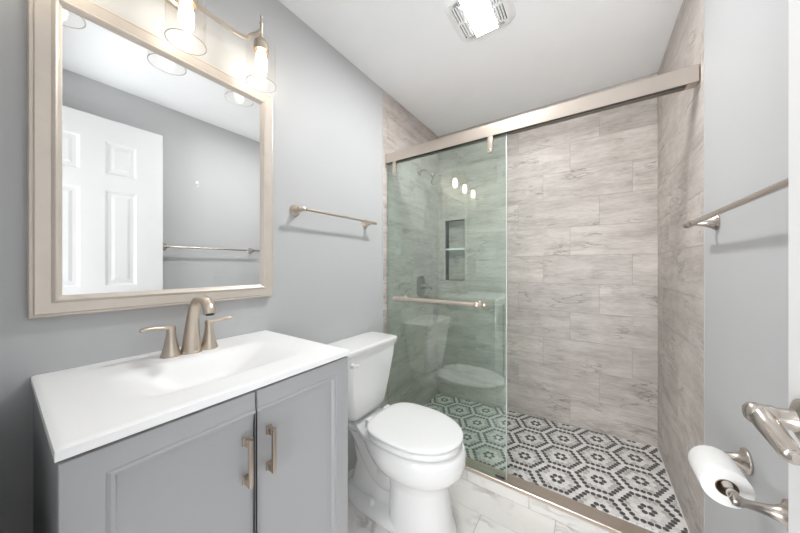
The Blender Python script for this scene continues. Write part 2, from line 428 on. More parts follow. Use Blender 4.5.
# shower walls: backing walls, then tile slabs
NX0, NX1, NZ0, NZ1 = -1.098, -0.912, H - 0.125, H + 0.42
bm = B()
for (a, b, c, d) in split_holes([(XL - 0.1, -0.1, XR + 0.1, CEIL)], [(NX0, NZ0, NX1, NZ1)]): box(bm, (a, YB + TT, b), (c, YB + 0.1, d))
box(bm, (NX0 - 0.01, YB + 0.095, NZ0 - 0.01), (NX1 + 0.01, YB + 0.12, NZ1 + 0.01))
struct('wall_back_backing', bm, M['grout'])
tiled('wall_back', lambda u, v, d: (u, YB + TT - d, v), (XL, -0.05, XR, CEIL), ROW, TLEN, ROW0, OFFB, [M['tile'], M['grout']], holes=[(NX0, NZ0, NX1, NZ1)])
bm = B(); box(bm, (XL - 0.1, YT, -0.1), (XL - TT, YB + TT, CEIL)); struct('wall_left_backing', bm, M['grout'])
tiled('wall_left_shower', lambda u, v, d: (XL - TT + d + 0.003, u, v), (YT, -0.05, YB, CEIL), ROW, TLEN, ROW0, [YB - 0.10, YB - 0.27, YB - 0.44], [M['tile'], M['grout']])
bm = B(); box(bm, (XR + TT, YT - 0.008, -0.1), (XR + 0.1, YB + TT, CEIL)); struct('wall_right_backing', bm, M['grout'])
tiled('wall_right_shower', lambda u, v, d: (XR + TT - d - 0.0005, u, v), (YT - 0.008, -0.05, YB, CEIL), ROW, TLEN, ROW0, [YB - 0.30, YB - 0.13, YB - 0.47], [M['tile'], M['grout']])
# tile edge trims
bm = B(); box(bm, (XL - 0.004, YT - 0.007, 0), (XL + 0.0030, YT + 0.001, CEIL)); struct('trim_2', bm, M['wall'], bevel=0.001)
bm = B(); box(bm, (XR - 0.0008, YT - 0.012, 0), (XR + 0.004, YT - 0.007, CEIL)); struct('trim_3', bm, M['wall'], bevel=0.001)

# recessed niche with a stone shelf
bm = B(); d = 0.085
box(bm, (NX0 - 0.008, YB + 0.002, NZ0), (NX0, YB + d, NZ1)); box(bm, (NX1, YB + 0.002, NZ0), (NX1 + 0.008, YB + d, NZ1))
box(bm, (NX0, YB + 0.002, NZ0 - 0.008), (NX1, YB + d, NZ0)); box(bm, (NX0, YB + 0.002, NZ1), (NX1, YB + d, NZ1 + 0.008))
box(bm, (NX0, YB + d - 0.006, NZ0), (NX1, YB + d, NZ1))
uvl = bm.loops.layers.uv.new('uv')
for f in bm.faces:
    for l in f.loops: l[uvl].uv = (l.vert.co.x + l.vert.co.y, l.vert.co.z)
nb = struct('shower_niche', bm, M['tile'], 'recessed tiled niche with a shelf in the back shower wall', 'niche', smooth=False)
def edge_trim():
    bm = B(); w = 0.010
    for a, b in (((NX0 - w, NZ0 - w), (NX0, NZ1 + w)), ((NX1, NZ0 - w), (NX1 + w, NZ1 + w)), ((NX0, NZ0 - w), (NX1, NZ0)), ((NX0, NZ1), (NX1, NZ1 + w))):
        box(bm, (a[0], YB - 0.003, a[1]), (b[0], YB + 0.02, b[1]))
    return bm
obj('edge_trim', edge_trim(), M['wall'], nb)
bm = B(); box(bm, (NX0, YB + 0.004, H + 0.148), (NX1, YB + d - 0.006, H + 0.166), bev=0.002); obj('niche_shelf', bm, M['counter'], nb)

# shower floor: real hexagon mosaic, each inch tile a little slab
def zfloor(x): return 0.073 + 0.037 * x
def clip_poly(poly, x0, y0, x1, y1):
    for ax, lim, sgn in ((0, x0, 1), (0, x1, -1), (1, y0, 1), (1, y1, -1)):
        out = []
        for i in range(len(poly)):
            a, b = poly[i], poly[(i + 1) % len(poly)]
            ia, ib = sgn * (a[ax] - lim) >= 0, sgn * (b[ax] - lim) >= 0
            if ia: out.append(a)
            if ia != ib:
                t = (lim - a[ax]) / (b[ax] - a[ax]); out.append((a[0] + (b[0]-a[0])*t, a[1] + (b[1]-a[1])*t))
        poly = out
        if len(poly) < 3: return []
    return poly
SPX = 0.212; TW = SPX / (5 * math.sqrt(3))          # small tile pitch
CX0, CY0 = 0.0375, 2.036                              # centre of one rosette
PERIODS = ((5, 5), (10, -5), (-5, 10))
def ring_of(i, j):
    # axial coordinates, first axis along X; superhexagon lattice spanned by (5,5) and (10,-5)
    best = 99
    a = (i * 5 + j * 10) / 75.0; b = (i * 5 - j * 5) / 75.0     # coefficients of (5,5), (10,-5)
    for p in range(math.floor(a) - 1, math.floor(a) + 3):
        for q in range(math.floor(b) - 1, math.floor(b) + 3):
            di, dj = i - (5*p + 10*q), j - (5*p - 5*q)
            best = min(best, max(abs(di), abs(dj), abs(di + dj)))
    return best
def build_mosaic():
    bm = B(); x0, y0, x1, y1 = XL + 0.006, 1.6008, XR - 0.006, YB - 0.002
    quad(bm, [(x, y, zfloor(x) - 0.0012) for x, y in ((x0-.01, y0-.0005), (x1+.01, y0-.0005), (x1+.01, y1+.01), (x0-.01, y1+.01))], 4)
    MI = {0: 0, 1: 3, 2: 0, 3: 2, 4: 3, 5: 0}
    R = TW / math.sqrt(3) * 0.88
    for i in range(-80, 80):
        for j in range(-60, 60):
            x = CX0 + TW * (i + j * 0.5); y = CY0 + TW * j * math.sqrt(3) / 2
            if x < x0 - TW or x > x1 + TW or y < y0 - TW or y > y1 + TW: continue
            hexa = lambda r: [(x + r * math.cos(PI/6 + k*PI/3), y + r * math.sin(PI/6 + k*PI/3)) for k in range(6)]
            lo = clip_poly(hexa(R), x0, y0, x1, y1)
            if len(lo) < 3: continue
            cx = sum(p[0] for p in lo) / len(lo); cy = sum(p[1] for p in lo) / len(lo)
            hi = [(cx + (p[0]-cx)*0.93, cy + (p[1]-cy)*0.93) for p in lo]
            k = ring_of(i, j); mi = MI[min(k, 5)]
            if k in (2, 5) and random.random() < 0.22: mi = 1
            if k == 3 and random.random() < 0.38: mi = 1
            a = [bm.verts.new((p[0], p[1], zfloor(p[0]) - 0.0014)) for p in lo]
            b = [bm.verts.new((p[0], p[1], zfloor(p[0]))) for p in hi]
            n = len(a)
            for s in range(n): bm.faces.new((a[s], a[(s+1) % n], b[(s+1) % n], b[s])).material_index = mi
            bm.faces.new(b).material_index = mi
    return bm
struct('floor_shower', build_mosaic(), [M['hex_white'], M['hex_light'], M['hex_grey'], M['hex_dark'], M['mgrout']], smooth=False)

# shower curb, its front faced with marble
CT = 0.066
bm = B(); box(bm, (XL, 1.516, -0.08), (XR, 1.600, CT)); struct('shower_curb', bm, M['fgrout'])
tiled('trim_4', lambda u, v, d: (u, 1.516 - d, v), (XL + 0.004, 0.0, XR - 0.004, CT), CT, 0.3225, 0.0, [-0.2525], [M['marble'], M['fgrout']], gap=0.003)

# ------------------------------------------------------------------ vanity
def make_vanity():
    t = thing('vanity_cabinet', 'grey painted vanity cabinet with two doors under the white sink top', 'cabinet', (-0.93, 0.36, 0))
    y0, y1, zt = 0.0535, 0.6705, H - 0.2980
    bm = B(); w = 0.016
    for ya, yb in ((y0, y0 + w), (y1 - w, y1)): box(bm, (XL + 0.004, ya, 0.09), (-0.694, yb, zt), bev=0.0015)
    box(bm, (XL + 0.004, y0 + w, 0.09), (-0.694, y1 - w, 0.106)); box(bm, (XL + 0.004, y0 + w, 0.106), (XL + 0.012, y1 - w, zt))
    for za, zb in ((zt - 0.05, zt - 0.004), (0.106, 0.14)): box(bm, (-0.712, y0 + w, za), (-0.694, y1 - w, zb))
    box(bm, (-0.712, 0.34, 0.14), (-0.694, 0.375, zt - 0.05))
    obj('carcass', bm, M['cabinet'], t)
    bm = B(); box(bm, (XL + 0.004, y0 + 0.004, 0.0), (-0.76, y1 - 0.004, 0.09)); obj('toe_kick', bm, M['cabinet'], t)
    def door(ya, yb, outer, hy):
        # slab with a moulded frame on the top, bottom and outer side
        bm = B(); xb, xf = -0.692, -0.672; za, zb = 0.10, H - 0.3045
        fr = 0.050; top = 0.042
        if outer < 0: pa, pb = ya + fr, yb
        else: pa, pb = ya, yb - fr
        def ringpts(d, x):
            a = pa + (d if outer < 0 else 0); b = pb - (d if outer > 0 else 0)
            return [(x, a, za + fr + d), (x, b, za + fr + d), (x, b, zb - top - d), (x, a, zb - top - d)]
        rings = [[(xb, ya, za), (xb, yb, za), (xb, yb, zb), (xb, ya, zb)],
                 [(xf - .0015, ya, za), (xf - .0015, yb, za), (xf - .0015, yb, zb), (xf - .0015, ya, zb)],
                 [(xf, ya + .0015, za + .0015), (xf, yb - .0015, za + .0015), (xf, yb - .0015, zb - .0015), (xf, ya + .0015, zb - .0015)]]
        for d_, x_ in ((0, xf), (0.002, xf - .002), (0.007, xf + .0008), (0.012, xf - .001), (0.016, xf - .0085), (0.027, xf - .0085), (0.034, xf - .0105)):
            rings.append(ringpts(d_, x_))
        loft(bm, rings)
        d = obj('door', bm, M['cabinet'], t, ang=25)
        bm = B()
        z0, z1 = 0.702, 0.812; w = 0.0048
        box(bm, (xf + 0.019, hy - w, z0), (xf + 0.027, hy + w, z1), bev=0.001)
        for zz in (z0 + 0.002, z1 - 0.018):
            box(bm, (xf - 0.001, hy - w - .001, zz), (xf + 0.020, hy + w + .001, zz + 0.016), bev=0.0012)
            box(bm, (xf - 0.001, hy - w - .003, zz - .002), (xf + 0.004, hy + w + .003, zz + 0.018), bev=0.001)
        obj('handle', bm, M['pull'], d)
    door(y0, 0.3577, -1, 0.334)
    door(0.3612, y1, 1, 0.3915)
make_vanity()

def sstep(a, b, x):
    t = max(0.0, min(1.0, (x - a) / (b - a))); return t * t * (3 - 2 * t)
def make_top():
    X0, X1, Y0, Y1, Z = XL + 0.001, -0.668, 0.050, 0.674, H - 0.2795
    TH = 0.0178
    def depth(x, y):
        sx = sstep(-1.025, -0.955, x) * (1 - sstep(-0.850, -0.758, x))
        sy = sstep(0.150, 0.300, y) * (1 - sstep(0.410, 0.585, y))
        d = 0.072 * min(sx, 1) * sy
        # faint raised lip round the deck
        e = min(x - X0 - 0.0, X1 - x, y - Y0, Y1 - y)
        lip = 0.0007 * (1 - sstep(0.018, 0.03, e))
        return d - lip
    nx, ny = 72, 90
    bm = B(); G = []
    for i in range(nx + 1):
        row = []
        for j in range(ny + 1):
            x = X0 + (X1 - X0) * i / nx; y = Y0 + (Y1 - Y0) * j / ny
            e = min(X1 - x, y - Y0, Y1 - y); r = 0.004
            row.append(bm.verts.new((x, y, Z - depth(x, y) - (0.0025 if e < 1e-6 else 0))))
        G.append(row)
    for i in range(nx):
        for j in range(ny): bm.faces.new((G[i][j], G[i+1][j], G[i+1][j+1], G[i][j+1]))
    per = [G[i][0] for i in range(nx + 1)] + [G[nx][j] for j in range(1, ny + 1)] + [G[i][ny] for i in range(nx - 1, -1, -1)] + [G[0][j] for j in range(ny - 1, 0, -1)]
    lowr = []
    for v in per: lowr.append(bm.verts.new((v.co.x, v.co.y, Z - TH)))
    for a in range(len(per)):
        b = (a + 1) % len(per); bm.faces.new((per[a], lowr[a], lowr[b], per[b]))
    # underside: flat rim, then the bowl
    inset = [bm.verts.new((max(-1.06, min(-0.72, v.co.x)), max(0.12, min(0.61, v.co.y)), Z - TH)) for v in per]
    for a in range(len(per)):
        b = (a + 1) % len(per)
        bm.faces.new((lowr[a], inset[a], inset[b], lowr[b]))
    low2 = [bm.verts.new((max(-1.0, min(-0.76, v.co.x)), max(0.17, min(0.56, v.co.y)), Z - 0.092)) for v in per]
    for a in range(len(per)):
        b = (a + 1) % len(per); bm.faces.new((inset[a], low2[a], low2[b], inset[b]))
    bm.faces.new(low2)
    bmesh.ops.remove_doubles(bm, verts=bm.verts, dist=1e-5)
    o = obj('sink_top', bm, M['counter'], ang=50)
    tag(o, 'white sink top with a moulded rectangular basin on the grey vanity', 'sink')
    bm = B(); lathe(bm, [(0.0, 0.0), (0.020, 0.0), (0.021, 0.002), (0.016, 0.004), (0.015, 0.002), (0.0, 0.002)], (-0.895, 0.34, Z - 0.0725), cap0=False, cap1=False)
    obj('drain', bm, M['nickel'], o)
make_top()
CTZ = H - 0.2795

def make_faucet():
    yc = 0.3615; xb = -1.080
    t = thing('widespread_faucet', 'brushed nickel widespread faucet with two lever handles on the sink top', 'faucet', (xb, yc, CTZ))
    bm = B()
    pts = catmull([(xb + .004, yc, CTZ), (xb + .005, yc, CTZ + .03), (xb + .009, yc, CTZ + .075), (xb + .018, yc, CTZ + .120), (xb + .038, yc, CTZ + .160), (xb + .070, yc, CTZ + .179), (xb + .110, yc, CTZ + .175), (xb + .135, yc, CTZ + .157), (xb + .144, yc, CTZ + .137)], 6)
    rr = lerp_list([(.0285, .029), (.0245, .025), (.0195, .0205), (.0155, .017), (.013, .015), (.012, .015), (.0122, .0158), (.0128, .0165), (.0128, .0165)], len(pts))
    tube(bm, pts, rr, 24, up=(1, 0, 0))
    lathe(bm, [(.031, 0), (.031, .003), (.029, .006)], (xb + .004, yc, CTZ), sq=(1, 1))
    sp = obj('spout', bm, M['nickel'], t, ang=50)
    e = pts[-1]; bm = B(); lathe(bm, [(.0105, 0), (.0105, .0035)], (e.x, e.y, e.z - .003)); obj('aerator', bm, M['rubber'], sp)
    bm = B(); tube(bm, [(xb - .018, yc, CTZ), (xb - .012, yc, CTZ + .150)], .0028, 10); lathe(bm, [(.0, -.001), (.006, 0), (.0065, .005), (.005, .010), (.0, .012)], (xb - .012, yc, CTZ + .148), cap0=False, cap1=False)
    obj('lift_rod', bm, M['nickel'], t)
    for s in (-1, 1):
        y = yc + s * 0.0525
        bm = B()
        lathe(bm, [(.0265, 0), (.0265, .004), (.025, .007), (.0205, .022), (.0160, .045), (.0125, .066), (.0115, .078), (.0125, .083), (.0125, .088), (.0105, .093), (.004, .0955)], (xb, y, CTZ), seg=28)
        h = obj('handle', bm, M['nickel'], t, ang=40)
        bm = B()
        pts = catmull([(xb, y - s * .006, CTZ + .089), (xb + .002, y + s * .022, CTZ + .0905), (xb + .004, y + s * .042, CTZ + .0945), (xb + .007, y + s * .062, CTZ + .0950), (xb + .008, y + s * .074, CTZ + .0915)], 5)
        tube(bm, pts, lerp_list([(.007, .011), (.0062, .0095), (.0056, .0095), (.0056, .0105), (.0042, .0085)], len(pts)), 16, up=(0, 0, 1))
        obj('lever', bm, M['nickel'], h, ang=50)
make_faucet()

# ------------------------------------------------------------------ mirror
def rect_profile(bm, y0, y1, z0, z1, prof, x0):
    # prof: (inset from outer edge, height off the wall)
    rings = []
    for d, h in prof:
        rings.append([(x0 + h, y0 + d, z0 + d), (x0 + h, y1 - d, z0 + d), (x0 + h, y1 - d, z1 - d), (x0 + h, y0 + d, z1 - d)])
    loft(bm, rings, False, False)
def make_mirror():
    y0, y1, z0, z1 = 0.0445, 0.690, H - 0.131, H + 0.744
    t = thing('wall_mirror', 'large rectangular mirror in a champagne moulded frame above the sink', 'mirror', (XL, 0.367, H - 0.13))
    bm = B()
    rect_profile(bm, y0, y1, z0, z1, [(0.006, 0.0005), (0.0, 0.004), (0.0, 0.022), (0.002, 0.025), (0.006, 0.026), (0.008, 0.0245), (0.010, 0.0275), (0.036, 0.0235), (0.0385, 0.026), (0.043, 0.028), (0.047, 0.026), (0.050, 0.022), (0.0545, 0.0195), (0.0555, 0.014)], XL)
    obj('frame', bm, M['frame'], t, ang=30)
    d = 0.050
    bm = B(); box(bm, (XL + 0.004, y0 + d, z0 + d), (XL + 0.0165, y1 - d, z1 - d))
    obj('mirror_glass', bm, M['mirror'], t, smooth=False)
make_mirror()

# ------------------------------------------------------------------ vanity light
def make_light():
    XS = -1.070; ys = (0.098, 0.346, 0.592); zb, zt = H + 0.7195, H + 0.883
    XRAIL = -1.120; ZR = H + 0.902
    t = thing('vanity_light', 'nickel wall light with three clear glass cylinder shades above the mirror', 'wall light', (XL, 0.35, H + 0.9))
    bm = B()
    loft(bm, [[(XL + x, 0.35 + a, H + 0.90 + b) for a, b in rrect(0, 0.045, 0.12 - k, 0.12 - k, 0.055 - k/3)] for x, k in ((0.0, 0), (0.016, 0), (0.022, 0.012))])
    obj('backplate', bm, M['nickel'], t)
    bm = B()
    for yy in (0.325, 0.375):
        bm = B(); tube(bm, [(XL + 0.01, yy, ZR + .012), (XRAIL, yy, ZR)], 0.007, 12); obj('bracket', bm, M['nickel'], t)
    bm = B()
    a, b = ys[0], ys[2]
    pts = catmull([(XS, a + .002, ZR + .028), (XS - .004, a + .012, ZR + .014), (XS - .024, a + .030, ZR + .003), (XRAIL, a + .052, ZR - .002), (XRAIL, 0.35, ZR), (XRAIL, b - .052, ZR - .002), (XS - .024, b - .030, ZR + .003), (XS - .004, b - .012, ZR + .014), (XS, b - .002, ZR + .028)], 6)
    tube(bm, pts, [(0.0082, 0.0042)] * len(pts), 12); obj('rail', bm, M['nickel'], t, ang=60)
    bm = B(); tube(bm, catmull([(XRAIL, ys[1], ZR), (XS - .02, ys[1], ZR + .004), (XS - .004, ys[1], ZR + .014), (XS, ys[1], ZR + .028)], 5), 0.0055, 12); obj('middle_arm', bm, M['nickel'], t, ang=60)
    for y in ys:
        bm = B()
        lathe(bm, [(.0055, zt - H - .895 + .0), (.0055, .060), (.0065, .062), (.0065, .068), (.0035, .074), (.0035, .086), (.005, .090), (.0025, .098)], (XS, y, H + 0.895))
        obj('finial', bm, M['nickel'], t)
        bm = B(); lathe(bm, [(.008, .012), (.020, .008), (.026, .0), (.0275, -.010), (.0275, -.034), (.0258, -.035), (.0258, -.012), (.0, -.010)], (XS, y, zt), cap1=False)
        so = obj('socket_cup', bm, M['nickel'], t)
        bm = B(); r = 0.053
        lathe(bm, [(.012, 0.0), (.046, 0.0), (.054, -.003), (r, -.010), (r, zb - zt + .002)], (XS, y, zt), seg=40, cap0=False, cap1=False)
        sh = obj('glass_shade', bm, M['clear_glass'], t)
        bm = B()
        n = 40
        tube_pts = [(XS + r * math.cos(2*PI*k/n), y + r * math.sin(2*PI*k/n), zb) for k in range(n + 1)]
        tube(bm, tube_pts, 0.0014, 6); obj('rim', bm, M['glass_rim'], sh)
        bm = B(); lathe(bm, [(.0, -.122), (.010, -.1205), (.016, -.116), (.0195, -.107), (.0205, -.094), (.0200, -.064), (.0175, -.050), (.015, -.040)], (XS, y, zt), cap0=False)
        obj('bulb', bm, M['bulb'], so)
make_light()

# ------------------------------------------------------------------ towel bars
def towel_bar(wall_x, sgn, ya, yb, z, off, reach, label, mat, r=0.008):
    # posts flare from a round flange; the bar runs through their tips
    t = thing('towel_bar', label, 'towel bar', (wall_x, (ya + yb) / 2, z))
    xb = wall_x + sgn * off
    for y in (ya, yb):
        bm = B()
        k = off / 0.065
        lathe(bm, [(.0, 0.0), (.0275, .0005), (.0285, .004), (.026, .007), (.0235, .009), (.0195, .016*k), (.0145, .026*k), (.0105, .038*k), (.0085, .050*k), (.0082, .058*k), (.0105, .0615*k), (.0118, .066*k), (.0105, .071*k), (.0, .0745*k)], (wall_x, y, z), axis=(sgn, 0, 0), cap0=False, cap1=False)
        obj('post', bm, mat, t, ang=45)
    bm = B()
    tube(bm, [(xb, ya - reach, z), (xb, yb + reach, z)], r * .8, 16)
    for y, s in ((ya, -1), (yb, 1)):
        lathe(bm, [(r*.8, 0), (r * 1.15, .004), (r * 1.15, .010), (r * .75, .014), (r * 1.0, .018), (r * 1.05, .022), (r * .6, .027), (0, .028)], (xb, y + s * reach, z), axis=(0, s, 0), cap0=False, cap1=False)
        lathe(bm, [(r*.8, 0), (r * 1.15, .003), (r * 1.1, .010), (r * .8, .016)], (xb, y - s * 0.008, z), axis=(0, -s, 0), cap0=False, cap1=False)
    obj('bar', bm, mat, t, ang=45)
towel_bar(XL, 1, 0.815, 1.318, H + 0.270, 0.068, 0.008, 'brushed nickel towel bar on the left wall above the toilet', M['nickel'])
towel_bar(XR, -1, 0.712, 1.362, H + 0.1485, 0.062, 0.034, 'brushed nickel towel bar on the right wall beyond the white door', M['nickel_cool'], r=0.0095)

# ------------------------------------------------------------------ toilet
def egg(z, xb, xf, hw, xm=None, n=48, pb=2.6, pf=2.0, yc=1.165):
    # closed outline; xb..xf measured from the left wall
    if xm is None: xm = xb + (xf - xb) * 0.5
    out = []
    for k in range(n):
        a = 2 * PI * k / n; c, s = math.cos(a), math.sin(a)
        p = pf if c >= 0 else pb
        ex = abs(c) ** (2 / p) * (1 if c >= 0 else -1); ey = abs(s) ** (2 / p) * (1 if s >= 0 else -1)
        out.append((XL + xm + ex * ((xf - xm) if c >= 0 else (xm - xb)), yc + ey * hw, z))
    return out
TYC = 1.165
def make_toilet():
    t = thing('toilet', 'white two-piece toilet with closed lid between the vanity and shower', 'toilet', (XL + 0.35, TYC, 0))
    # bowl with its front column
    bm = B()
    loft(bm, [egg(0.000, .36, .674, .138, .48, pb=3), egg(0.012, .355, .671, .137, .48, pb=3), egg(0.06, .36, .650, .129, .48, pb=3), egg(0.13, .36, .640, .124, .48, pb=3),
              egg(0.185, .355, .635, .121, .48, pb=3), egg(0.215, .34, .640, .124, .48, pb=2.6), egg(0.236, .31, .654, .136, .47), egg(0.258, .28, .684, .160, .46), egg(0.292, .25, .706, .178, .46),
              egg(0.330, .22, .716, .188, .46), egg(0.362, .20, .715, .189, .46), egg(0.380, .20, .708, .186, .46), egg(0.386, .205, .698, .178, .46)])
    bowl = obj('bowl', bm, M['porcelain'], t, ang=60)
    # deck behind the bowl, under the tank
    bm = B()
    def deck(z, k): return [(XL + x, TYC + y, z) for x, y in [(.03+k, -.10+k), (.16, -.105+k), (.26, -.15+k), (.33, -.160+k), (.33, .160-k), (.26, .15-k), (.16, .105-k), (.03+k, .10-k)]]
    loft(bm, [deck(.335, .02), deck(.355, .004), deck(.384, 0), deck(.391, .006)])
    obj('deck', bm, M['porcelain'], t, ang=50, bevel=0.004)
    # trapway body: S-shaped swell between deck and foot
    bm = B()
    pts = catmull([(XL + .44, TYC, .21), (XL + .36, TYC, .175), (XL + .28, TYC, .15), (XL + .21, TYC, .20), (XL + .15, TYC, .285), (XL + .10, TYC, .345)], 7)
    tube(bm, pts, lerp_list([(.09, .095), (.105, .088), (.10, .075), (.085, .068), (.075, .07), (.065, .08)], len(pts)), 28, up=(0, 0, 1))
    loft(bm, [egg(.012, .07, .42, .082, .25, pb=3), egg(.07, .075, .42, .070, .25, pb=3), egg(.16, .10, .42, .064, .25, pb=3), egg(.25, .07, .42, .062, .25, pb=3), egg(.36, .05, .42, .07, .25, pb=3)])
    obj('trapway', bm, M['porcelain'], t, ang=60)
    # foot plate
    bm = B()
    loft(bm, [egg(0.0, .045, .60, .146, .36, pb=2.8), egg(.010, .045, .60, .146, .36, pb=2.8), egg(.026, .055, .59, .137, .36, pb=2.8), egg(.034, .075, .56, .112, .36, pb=2.8)])
    obj('foot', bm, M['porcelain'], t, ang=60)
    for s in (-1, 1):
        bm = B(); lathe(bm, [(.0155, .0), (.0155, .012), (.0135, .017), (.0125, .026), (.009, .031), (0, .033)], (XL + .275, TYC + s * .106, .028), cap1=False)
        obj('bolt_cap', bm, M['plastic'], t)
    # seat and lid
    def so(z, k, xf=.703): return egg(z, .245 + k, xf - k, .186 - k, .46, pb=3.4)
    bm = B(); loft(bm, [so(.3925, .020), so(.3930, .008), so(.396, .007), so(.410, .008), so(.4145, .012), so(.4165, .022)]); obj('seat', bm, M['seat'], t, ang=60)
    bm = B(); loft(bm, [so(.4238, .018), so(.4242, .005), so(.4262, .001), so(.434, .000), so(.4385, .004), so(.4405, .016), so(.4425, .05), so(.4435, .10)]); obj('lid', bm, M['seat'], t, ang=60)
    for s in (-1, 1):
        bm = B(); box(bm, (XL + .222, TYC + s * .075 - .022, .390), (XL + .262, TYC + s * .075 + .022, .432), bev=.005, seg=3); obj('hinge', bm, M['seat'], t)
    # tank
    bm = B()
    def tk(z, x0, x1, hw, r=.035, bow=.012):
        pts = []
        for (a, b) in rrect((x0 + x1) / 2, 0, x1 - x0, 2 * hw, r, 7):
            f = max(0, (a - (x0 + x1) / 2) / ((x1 - x0) / 2))
            pts.append((XL + a + bow * f * (1 - (b / hw) ** 2), TYC - 0.008 + b * 0.945, z))
        return pts
    loft(bm, [tk(.408, .04, .156, .118), tk(.418, .028, .174, .133), tk(.450, .022, .186, .150), tk(.55, .018, .195, .180), tk(.70, .014, .210, .210), tk(.765, .013, .214, .217)])
    tank = obj('tank', bm, M['porcelain'], t, ang=50)
    bm = B()
    loft(bm, [tk(.764, .012, .216, .218), tk(.766, .008, .221, .223), tk(.776, .007, .223, .225), tk(.781, .005, .226, .229), tk(.795, .005, .226, .229), tk(.800, .010, .220, .223), tk(.8015, .02, .210, .213)])
    obj('tank_lid', bm, M['porcelain'], t, ang=40)
    bm = B(); yl = TYC - .180; xl = XL + .212
    lathe(bm, [(.013, 0), (.013, .008), (.009, .012), (.008, .020), (0, .021)], (xl, yl, .728), axis=(1, 0, 0), cap1=False)
    tube(bm, [(xl + .016, yl, .728), (xl + .019, yl + .014, .727), (xl + .019, yl + .030, .724)], [(.006, .005), (.007, .005), (.008, .004)], 12, up=(0, 0, 1))
    obj('flush_lever', bm, M['plastic'], tank)
make_toilet()

# ------------------------------------------------------------------ shower door
HZ0, HZ1 = H + 0.714, H + 0.7795
HY0, HY1 = 1.527, 1.580
XI0, XI1 = XL + 0.0045, XR - 0.0045
def make_header():
    bm = B()
    t = 0.004
    prof = [(HY0, HZ0), (HY0, HZ1), (HY1, HZ1), (HY1, HZ0), (HY1 - t, HZ0), (HY1 - t, HZ1 - t), (HY0 + t, HZ1 - t), (HY0 + t, HZ0)]
    loft(bm, [[(x, a, b) for a, b in prof] for x in (XI0, XI1)])
    o = obj('shower_header_rail', bm, M['header'], smooth=False, bevel=0.0)
    tag(o, 'long champagne nickel header rail across the top of the shower', 'rail')
    bm = B(); box(bm, (XI1 - 0.03, HY0 + t, HZ0 + 0.001), (XI1, HY1 - t, HZ1 - t)); obj('end_block', bm, M['nickel'], o)
    bm = B(); box(bm, (XI0 + 0.002, HY0 + t, HZ0 + 0.012), (XI1 - 0.03, HY1 - t, HZ0 + 0.018)); obj('channel_shade', bm, M['rubber'], o)  # dark strip painted in for the shade inside the open channel
make_header()
def make_track():
    bm = B()
    y0, y1 = 1.5055, 1.600
    prof = [(y0, CT - 0.004), (y0, 0.0795), (y0 + .004, 0.0815), (y0 + .011, 0.0815), (y0 + .013, 0.0755), (y0 + .034, 0.0755), (y0 + .036, 0.0735), (y1 - .002, 0.0735), (y1, 0.0725), (y1, CT - 0.0), (y1 - .02, CT + 0.0005), (y0 + .0045, CT + 0.0005), (y0 + .0035, CT - 0.004)]
    loft(bm, [[(x, a, b) for a, b in prof] for x in (XI0, XI1)])
    o = obj('shower_threshold_track', bm, M['header'], smooth=False)
    tag(o, 'flat nickel track along the top of the marble shower curb', 'track')
make_track()
GY = 1.546
def make_door():
    x0, x1, z0, z1 = -1.160, -0.372, 0.0752, H + 0.742
    t = thing('sliding_shower_door', 'green tinted sliding glass shower door on the left of the opening', 'shower door', ((x0 + x1) / 2, GY, z0))
    bm = B(); box(bm, (x0, GY - 0.004, z0), (x1, GY + 0.004, z1))
    bm.normal_update()
    for f in bm.faces:
        if abs(f.normal.y) < 0.5: f.material_index = 1
    g = obj('glass_panel', bm, [M['shower_glass'], M['glass_edge']], t, smooth=False)
    bm = B(); box(bm, (x1 + 0.0005, GY - 0.006, z0 + 0.002), (x1 + 0.007, GY + 0.006, HZ0 - 0.004), bev=0.002); obj('seal_strip', bm, M['seal'], t)
    bm = B(); box(bm, (-0.425, GY - 0.011, 0.0738), (-0.376, GY - 0.005, 0.083), bev=0.001); obj('guide_block', bm, M['rubber'], t)
    for xc in (-1.098, -0.452):
        bm = B(); box(bm, (xc - 0.0135, GY - 0.0165, H + 0.628), (xc + 0.0135, GY - 0.0045, HZ0 + 0.012), bev=0.002); hg = obj('hanger', bm, M['header'], t)
        bm = B(); lathe(bm, [(.0075, 0), (.0075, .003), (.006, .004)], (xc, GY - 0.0165, H + 0.640), axis=(0, -1, 0), seg=18); obj('screw_cap', bm, M['nickel'], hg)
    # towel-bar handle on the glass
    yb = 1.490; zb = H - 0.211
    bm = B()
    tube(bm, [(-1.055, yb, zb), (-0.487, yb, zb)], 0.0142, 18)
    for x, s in ((-1.055, -1), (-0.487, 1)):
        lathe(bm, [(.0140, 0), (.0160, .003), (.0160, .008), (.011, .012), (.0125, .017), (.0095, .023), (.004, .030), (0, .033)], (x, yb, zb), axis=(s, 0, 0), cap0=False, cap1=False)
    hb = obj('handle_bar', bm, M['header'], t, ang=45)
    for x in (-1.015, -0.514):
        bm = B()
        lathe(bm, [(.017, 0), (.018, .003), (.013, .010), (.0095, .022), (.0095, .046), (.011, .052)], (x, GY - 0.0045, zb), axis=(0, -1, 0), seg=22)
        lathe(bm, [(.0160, -.011), (.0180, -.008), (.0180, .008), (.0160, .011)], (x, yb, zb), axis=(1, 0, 0), seg=22)
        obj('mount', bm, M['nickel'], hb)
        bm = B(); lathe(bm, [(.017, 0), (.018, .003), (.012, .010), (.010, .02), (0, .023)], (x, GY + 0.0045, zb), axis=(0, 1, 0), seg=22, cap1=False); obj('back_knob', bm, M['nickel'], hb)
make_door()

